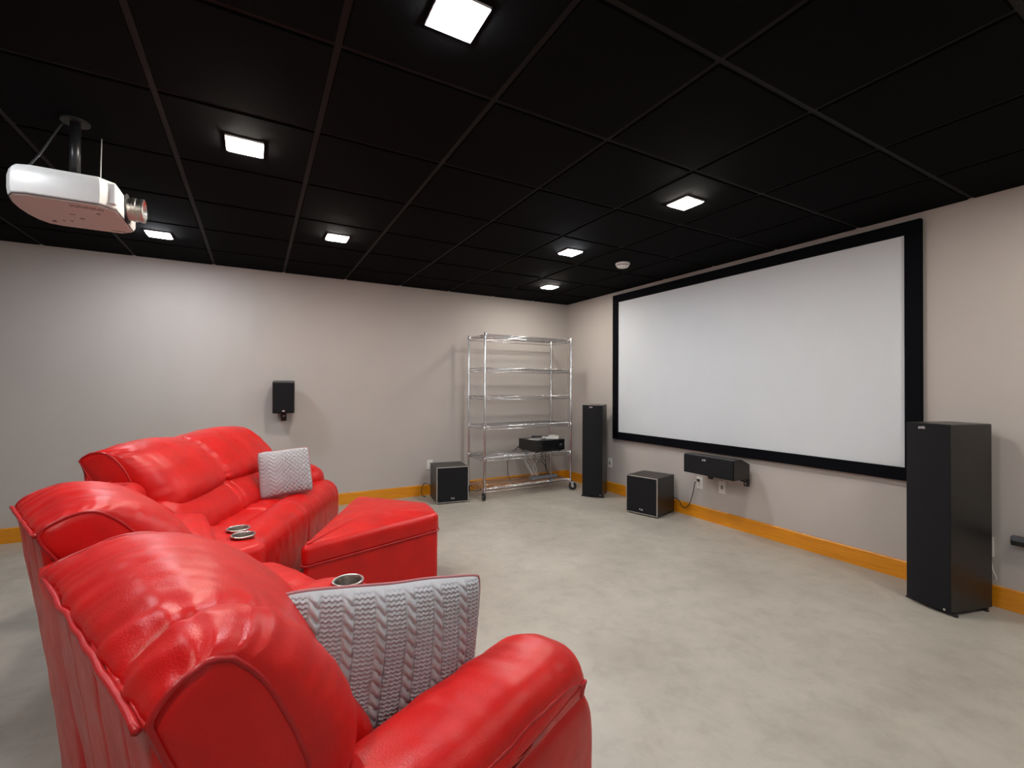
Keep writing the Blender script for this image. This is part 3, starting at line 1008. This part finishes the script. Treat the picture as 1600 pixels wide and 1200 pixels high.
text_part('badge', 'polk', .022, BADGE, bd, Mb @ TR(0, .001, .0016))
for xx in (-.17, .20):
    br = MB().box((xx, .055, -.006), (.03, .12, .012), bev=.002)
    br.box((xx, D / 2 + .045, -.030), (.045, .020, .10), bev=.003)
    br.box((xx, D / 2 + .01, -.020), (.02, .08, .02))
    br.lathe([(.012, -.02), (.012, .02)], 12, TR(xx, D / 2 - .01, -.02) @ Matrix.Rotation(PI / 2, 4, 'Y'))
    bo = br.build('bracket', BLKPL, cs)
    MB().lathe([(.005, 0), (.005, .004)], 8, TR(xx, D / 2 + .034, -.055) @ Matrix.Rotation(PI / 2, 4, 'X')).build('screw', CHROME, bo)
cable('speaker_wire', [(-.012, -2.462, .385), (-.03, -2.50, .425), (-.06, -2.54, .435), (-.070, -2.56, .455), (-.070, -2.56, .480)], .003, CABW, None,
      'short white wire from the wall plate up into the centre speaker', 'cable')

# ------------------------------------------------------------------ small wall speaker
ws = thing('wall_speaker', 'small black bookshelf speaker bracketed high on the left wall', 'speaker', (-3.588, -.145, 1.020), math.radians(-4))
Mt = TR(0, 0, .15) @ Matrix.Rotation(math.radians(6), 4, 'X') @ TR(0, 0, -.15)
MB().box((0, .006, .158), (.196, .160, .312), Mt, bev=.006).build('cabinet', CABINET, ws)
MB().box((0, -.078, .158), (.176, .016, .292), Mt, bev=.006).build('grille', GRILLE, ws)
MB().lathe([(0, 0), (.013, .0005), (.013, .002), (0, .003)], 20, Mt @ TR(0, -.0865, .028) @ Matrix.Rotation(PI / 2, 4, 'X') @ Matrix.Diagonal((1, .55, 1, 1))).build('badge', BADGE, ws)
mb = MB(); mb.box((0, .135, -.03), (.05, .012, .12), bev=.003); mb.box((0, .07, -.03), (.018, .12, .018)); mb.lathe([(.0, -.022), (.024, -.020), (.028, 0), (.024, .020), (0, .022)], 16, TR(0, .035, -.024))
bo = mb.build('bracket', BLKPL, ws)
MB().lathe([(.006, 0), (.006, .006)], 10, TR(0, .006, -.034) @ Matrix.Rotation(PI / 2, 4, 'X')).build('screw', CHROME, bo)

# ------------------------------------------------------------------ wire rack
RX0, RX1, RY0, RY1 = -1.575, -.375, -.595, -.150
rack = thing('wire_rack', 'tall chrome wire shelving rack on casters in the room corner', 'shelf rack', ((RX0 + RX1) / 2, (RY0 + RY1) / 2, 0))
cx, cy = (RX0 + RX1) / 2, (RY0 + RY1) / 2
hw, hd = (RX1 - RX0) / 2, (RY1 - RY0) / 2
SHZ = [1.883, 1.505, 1.178, .838, .482, .130]
post = None
for sx in (-1, 1):
    for sy in (-1, 1):
        if post is None:
            mb = MB().lathe([(.0127, .105), (.0127, 1.900), (.010, 1.906), (.0, 1.908)], 12)
            post = mb.build('post', CHROME, rack, True, loc=(sx * hw, sy * hd, 0), angle=.6)
        else: part_copy(post, rack, (sx * hw, sy * hd, 0))
def shelf_mesh():
    mb = MB()
    def truss(a, b, k):
        a = Vector(a); b = Vector(b)
        for dz in (0, -.034): mb.tube([a + Vector((0, 0, dz)), b + Vector((0, 0, dz))], .0036, 6)
        pts = []
        for i in range(k + 1):
            pts.append(a.lerp(b, i / k) + Vector((0, 0, 0 if i % 2 == 0 else -.034)))
        mb.tube(pts, .0026, 5)
    truss((-hw, -hd, 0), (hw, -hd, 0), 40); truss((-hw, hd, 0), (hw, hd, 0), 40)
    truss((-hw, -hd, 0), (-hw, hd, 0), 14); truss((hw, -hd, 0), (hw, hd, 0), 14)
    k = 46
    for i in range(1, k):
        x = -hw + 2 * hw * i / k
        mb.tube([(x, -hd, .003), (x, hd, .003)], .0019, 5)
    for y in (-.11, 0, .11): mb.tube([(-hw, y, -.004), (hw, y, -.004)], .0034, 6)
    return mb
sh = None; sleeve = None
for z in SHZ:
    if sh is None:
        sh = shelf_mesh().build('wire_shelf', CHROME, rack, True, loc=(0, 0, z)); s_ = sh
    else: s_ = part_copy(sh, rack, (0, 0, z))
    for sx in (-1, 1):
        for sy in (-1, 1):
            if sleeve is None:
                sleeve = MB().lathe([(.0165, -.036), (.019, -.034), (.0165, .004), (.0135, .008)], 12).build('sleeve', CHROME, s_, True, loc=(sx * hw, sy * hd, 0), angle=.6)
            else: part_copy(sleeve, s_, (sx * hw, sy * hd, 0))
cst = None
for k, (sx, sy, rz) in enumerate(((-1, -1, 1.45), (1, -1, -.62), (-1, 1, 1.2), (1, 1, .5))):
    loc = (sx * hw, sy * hd, 0)
    if cst is None:
        mb = MB()
        mb.tube([(0, 0, .108), (0, 0, .14)], .009, 8)
        mb.box((.012, 0, .104), (.060, .040, .006)); mb.box((.022, .020, .075), (.026, .003, .062)); mb.box((.022, -.020, .075), (.026, .003, .062))
        cst = [mb.build('caster_fork', CHROME, rack)]
        wheel = MB().lathe([(.018, -.014), (.044, -.014), (.050, -.008), (.050, .008), (.044, .014), (.018, .014)], 26, TR(.025, 0, .050) @ Matrix.Rotation(PI / 2, 4, 'X')).build('wheel', RUBBER, cst[0], True, angle=.5)
        hub = MB().lathe([(.0, -.019), (.016, -.017), (.018, -.012), (.018, .012), (.016, .017), (0, .019)], 16, TR(.025, 0, .050) @ Matrix.Rotation(PI / 2, 4, 'X')).build('hub', CHROME, cst[0], True, angle=.5)
        cst += [wheel, hub]
        cst[0].location = loc; cst[0].rotation_euler = (0, 0, rz)
    else:
        f = part_copy(cst[0], rack, loc, rz)
        part_copy(cst[1], f); part_copy(cst[2], f)

# ------------------------------------------------------------------ receiver and what lies on it
RZc = SHZ[4] + .005
rec = thing('av_receiver', 'black audio receiver on the fifth shelf of the wire rack', 'receiver', (-.675, -.385, RZc), math.radians(4))
W, D, hh = .445, .370, .150
MB().box((0, .008, .018 + (hh - .018) / 2), (W, D - .016, hh - .018), bev=.003).build('case', BLKPL, rec)
fp = MB().box((0, -D / 2 + .006, .018 + (hh - .018) / 2), (W, .016, hh - .018), bev=.004).build('front_panel', BLKGLOSS, rec)
MB().box((0, -D / 2 - .0028, .112), (.23, .003, .028)).build('display', BLKGLOSS, fp)
for sx, r in ((-.150, .020), (.165, .026)):
    MB().lathe([(r, 0), (r, .012), (r - .003, .016), (0, .016)], 24, TR(sx, -D / 2 - .002, .072) @ Matrix.Rotation(PI / 2, 4, 'X')).build('knob', BLKPL, fp, True, angle=.6)
for sx in (-.06, -.03, 0, .03, .06):
    MB().box((sx, -D / 2 - .0030, .048), (.014, .004, .006)).build('button', BLKPL, fp)
mb = MB()
for i in range(11): mb.box((-.10 + .02 * i, .02, hh + .0005), (.008, .22, .002))
mb.build('top_vents', CORE, rec)
for sx in (-1, 1):
    for sy in (-1, 1):
        MB().lathe([(.018, 0), (.020, .018)], 14, TR(sx * .18, sy * .14, 0)).build('foot', RUBBER, rec)
RT = RZc + hh + .0016
def remote(name, label, cat, p, rz, s, mat, btn=None):
    t = thing(name, label, cat, (p[0], p[1], RT), rz, None)
    MB().box((0, 0, s[2] / 2), s, bev=min(.004, s[2] * .3)).build('case', mat, t)
    if btn:
        for i in range(5):
            for j in (-1, 0, 1):
                MB().box((j * s[0] * .26, -s[1] * .3 + i * s[1] * .14, s[2]), (s[0] * .16, s[1] * .06, .003)).build('button', btn, t)
remote('remote_control', 'black remote control lying in the middle of the receiver top', 'remote', (-.690, -.350), 1.15, (.055, .19, .030), BLKPL, GREYPL)
remote('remote_control', 'white remote control lying on the receiver, left of the white box', 'remote', (-.600, -.470), .95, (.055, .21, .026), WHITEP, GREYPL)
remote('small_box', 'small white box on the right end of the receiver', 'box', (-.500, -.400), .3, (.080, .11, .034), WHITEP)
remote('paper_sheet', 'white folded paper on the left end of the receiver top', 'paper', (-.815, -.440), .4, (.09, .15, .004), CABW)
remote('remote_control', 'slim grey remote control beside the paper on the receiver', 'remote', (-.760, -.455), 1.0, (.042, .17, .018), GREYPL, WHITEP)

# power strip on the lowest shelf
strip = thing('power_strip', 'grey power strip on the lowest shelf of the rack', 'power strip', (-.655, -.400, SHZ[5] + .006), math.radians(3))
MB().box((0, 0, .02), (.40, .065, .040), bev=.006).build('case', GREYPL, strip)
for i in range(6):
    MB().box((-.15 + .06 * i, 0, .041), (.036, .034, .003)).build('socket', BLKPL, strip)
random.seed(5)
def hang(a, b, sag, mat, r=.003, wob=.03):
    a = Vector(a); b = Vector(b)
    pts = [a]
    for k in (1, 2, 3):
        t = k / 4
        p = a.lerp(b, t)
        p.z -= sag * math.sin(PI * t)
        p.x += random.uniform(-wob, wob); p.y += random.uniform(-wob, wob) * .5
        pts.append(p)
    pts.append(b)
    return cable('cable', pts, r, mat, rec)
zb = RZc + .05
yb = -.19
for k, (xa, xb) in enumerate(((-.86, -.80), (-.83, -.83), (-.80, -.76), (-.77, -.79), (-.745, -.72), (-.72, -.74))):
    cable('cable', [(xa, yb - .004, zb), (xa - .01, yb + .045, zb - .03), (xa, yb + .03, RZc - .08), (xb + random.uniform(-.03, .03), -.25, .30), (xb + random.uniform(-.03, .03), -.34, .21), (xb, -.395, SHZ[5] + .05)], .0035, CABW, rec)
hang((-.74, yb, zb), (-.475, -.016, .36), .20, CABW, .0032)
hang((-.66, yb, zb), (-.47, -.016, .315), .12, CABK, .004)
hang((-.60, yb, zb), (-.56, -.38, SHZ[5] + .05), .0, CABK, .0045)
hang((-.55, yb, zb), (-.42, -.12, .20), .0, CABK, .004)
hang((-.53, yb, zb), (-.40, -.10, .17), .0, CABW, .0035)
hang((-.50, yb, zb), (-.36, -.06, .05), .04, CABK, .004)
hang((-.88, yb, zb), (-1.04, -.10, .36), .05, CABK, .003)
cable('cable', [(-.89, yb, zb), (-.98, -.10, .40), (-.99, -.07, .22), (-.93, -.06, .05), (-.80, -.08, .012), (-.60, -.06, .008), (-.32, -.09, .008)], .0035, CABK, rec)
for dx in (0, .018):
    MB().box((-.765 + dx + .675, .215, -.055), (.012, .020, .05), bev=.002).build('blue_connector', BLUEP, rec)
cable('floor_cable', [(-1.70, -.05, .008), (-1.62, -.10, .008), (-1.50, -.06, .010), (-1.44, -.12, .008), (-1.36, -.06, .008)], .004, CABK, None, 'thin black cable on the floor under the left end of the rack', 'cable')

# ------------------------------------------------------------------ projector
pj = thing('projector', 'white ceiling-mounted projector with a protruding lens, upper left', 'projector', (-4.535, -2.535, 2.030), face_rz(1, 0))
W, D, hh = .415, .365, .128          # local: width x, lens towards -y
def sect(k):     # body cross-sections (plan) with rounded rear and bowed sides
    pl = []
    for i in range(9):
        a = PI * i / 8
        pl.append((W / 2 * math.cos(a), D / 2 - .09 + .09 * math.sin(a) ** .7))
    pl += [(-W / 2, -D / 2 + .05), (-W / 2 + .05, -D / 2), (W / 2 - .05, -D / 2), (W / 2, -D / 2 + .05)]
    return [(x * k, y * k) for x, y in pl]
mb = MB(); vs = []; fs = []
lev = [(.955, .004), (.985, .012), (1.0, .035), (1.0, .085), (.975, .110), (.92, .124), (.80, .130)]
for k, z in lev:
    vs += [(x, y, z) for x, y in sect(k)]
n = len(sect(1))
fs.append(tuple(range((len(lev) - 1) * n, len(lev) * n)))
fs.append(tuple(range(n))[::-1])
for r in range(len(lev) - 1):
    for i in range(n): fs.append((r * n + i, r * n + (i + 1) % n, (r + 1) * n + (i + 1) % n, (r + 1) * n + i))
body = mb.add(vs, fs).build('body', PROJ, pj, True, angle=.5)
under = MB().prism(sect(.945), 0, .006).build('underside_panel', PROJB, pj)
mb = MB()
for (x, y, sx, sy) in ((.13, .10, .02, .014), (.10, .06, .008, .008), (.09, .03, .008, .008), (.03, -.02, .010, .016), (-.08, -.10, .012, .012), (.16, -.12, .004, .05), (-.02, .0, .004, .018)):
    mb.box((x, y, -.0004), (sx, sy, .0012))
for i in range(14): mb.box((-.15 + .004 * (i % 3), -.13 + i * .008, -.0004), (.025 + .006 * (i % 2), .0025, .001))
mb.build('underside_marks', DARKMARK, under)
MB().tube([(x * .968, y * .968, .0065) for x, y in sect(1)], .0022, 5, closed=True).build('lower_seam', DARKMARK, body)
RXf = TR(.0, -D / 2, .066) @ Matrix.Rotation(PI / 2, 4, 'X')
MB().lathe([(.060, -.01), (.066, .002), (.060, .004), (.056, .0035)], 36, RXf).build('lens_surround', CORE, body, True, angle=.6)
ln = MB().lathe([(.050, -.01), (.050, .020), (.053, .022), (.053, .034), (.050, .036), (.051, .050), (.054, .052), (.054, .062), (.049, .064), (.044, .048)], 36, RXf, caps=False).build('lens_barrel', STEEL, pj, True, angle=.5)
MB().lathe([(0, .052), (.02, .051), (.044, .046), (.046, .040)], 32, RXf, caps=False).build('lens_glass', GLASS, ln, True)
for s in (-1, 1):
    MB().box((s * .150, -D / 2 + .018, .066), (.070, .030, .088), RZ(0), bev=.006).build('front_vent', PROJ, pj)
MB().tube(cr([(W / 2 - .02, -.15, .128), (W / 2 - .02, -.08, .133), (W / 2 - .02, .0, .133), (W / 2 - .02, .10, .130)], 6), .006, 8).build('top_rail', PROJ, pj, True)
kp = MB().box((W / 2 + .0005, .04, .070), (.003, .070, .034), bev=.001).build('control_panel', PROJB, body)
for dy in (-.018, 0, .018): MB().box((W / 2 + .002, .04 + dy, .070), (.003, .010, .010)).build('button', WHITEP, kp)
mt = MB().lathe([(.05, .410), (.05, .419)], 24).build('mount_plate', RUBBER, pj)
MB().tube([(0, 0, .165), (0, 0, .414)], .019, 14).build('mount_pole', BLKPL, pj, True)
MB().box((0, 0, .160), (.13, .11, .012), bev=.002).build('mount_bracket', BLKPL, pj)
for a in range(4):
    q = PI / 4 + a * PI / 2
    MB().tube([(.03 * math.cos(q), .03 * math.sin(q), .160), (.13 * math.cos(q), .11 * math.sin(q), .152), (.135 * math.cos(q), .115 * math.sin(q), .124)], .007, 8).build('mount_arm', BLKPL, pj, True)
MB().tube(cr([(.13, -.06, .13), (.128, -.058, .24), (.13, -.06, .419)], 6), .0022, 6).build('safety_wire', CABW, pj, True)
MB().tube(cr([(.02, .13, .12), (.03, .17, .16), (.05, .12, .28), (.03, .05, .415)], 8), .004, 6).build('signal_cable', CABK, pj, True)
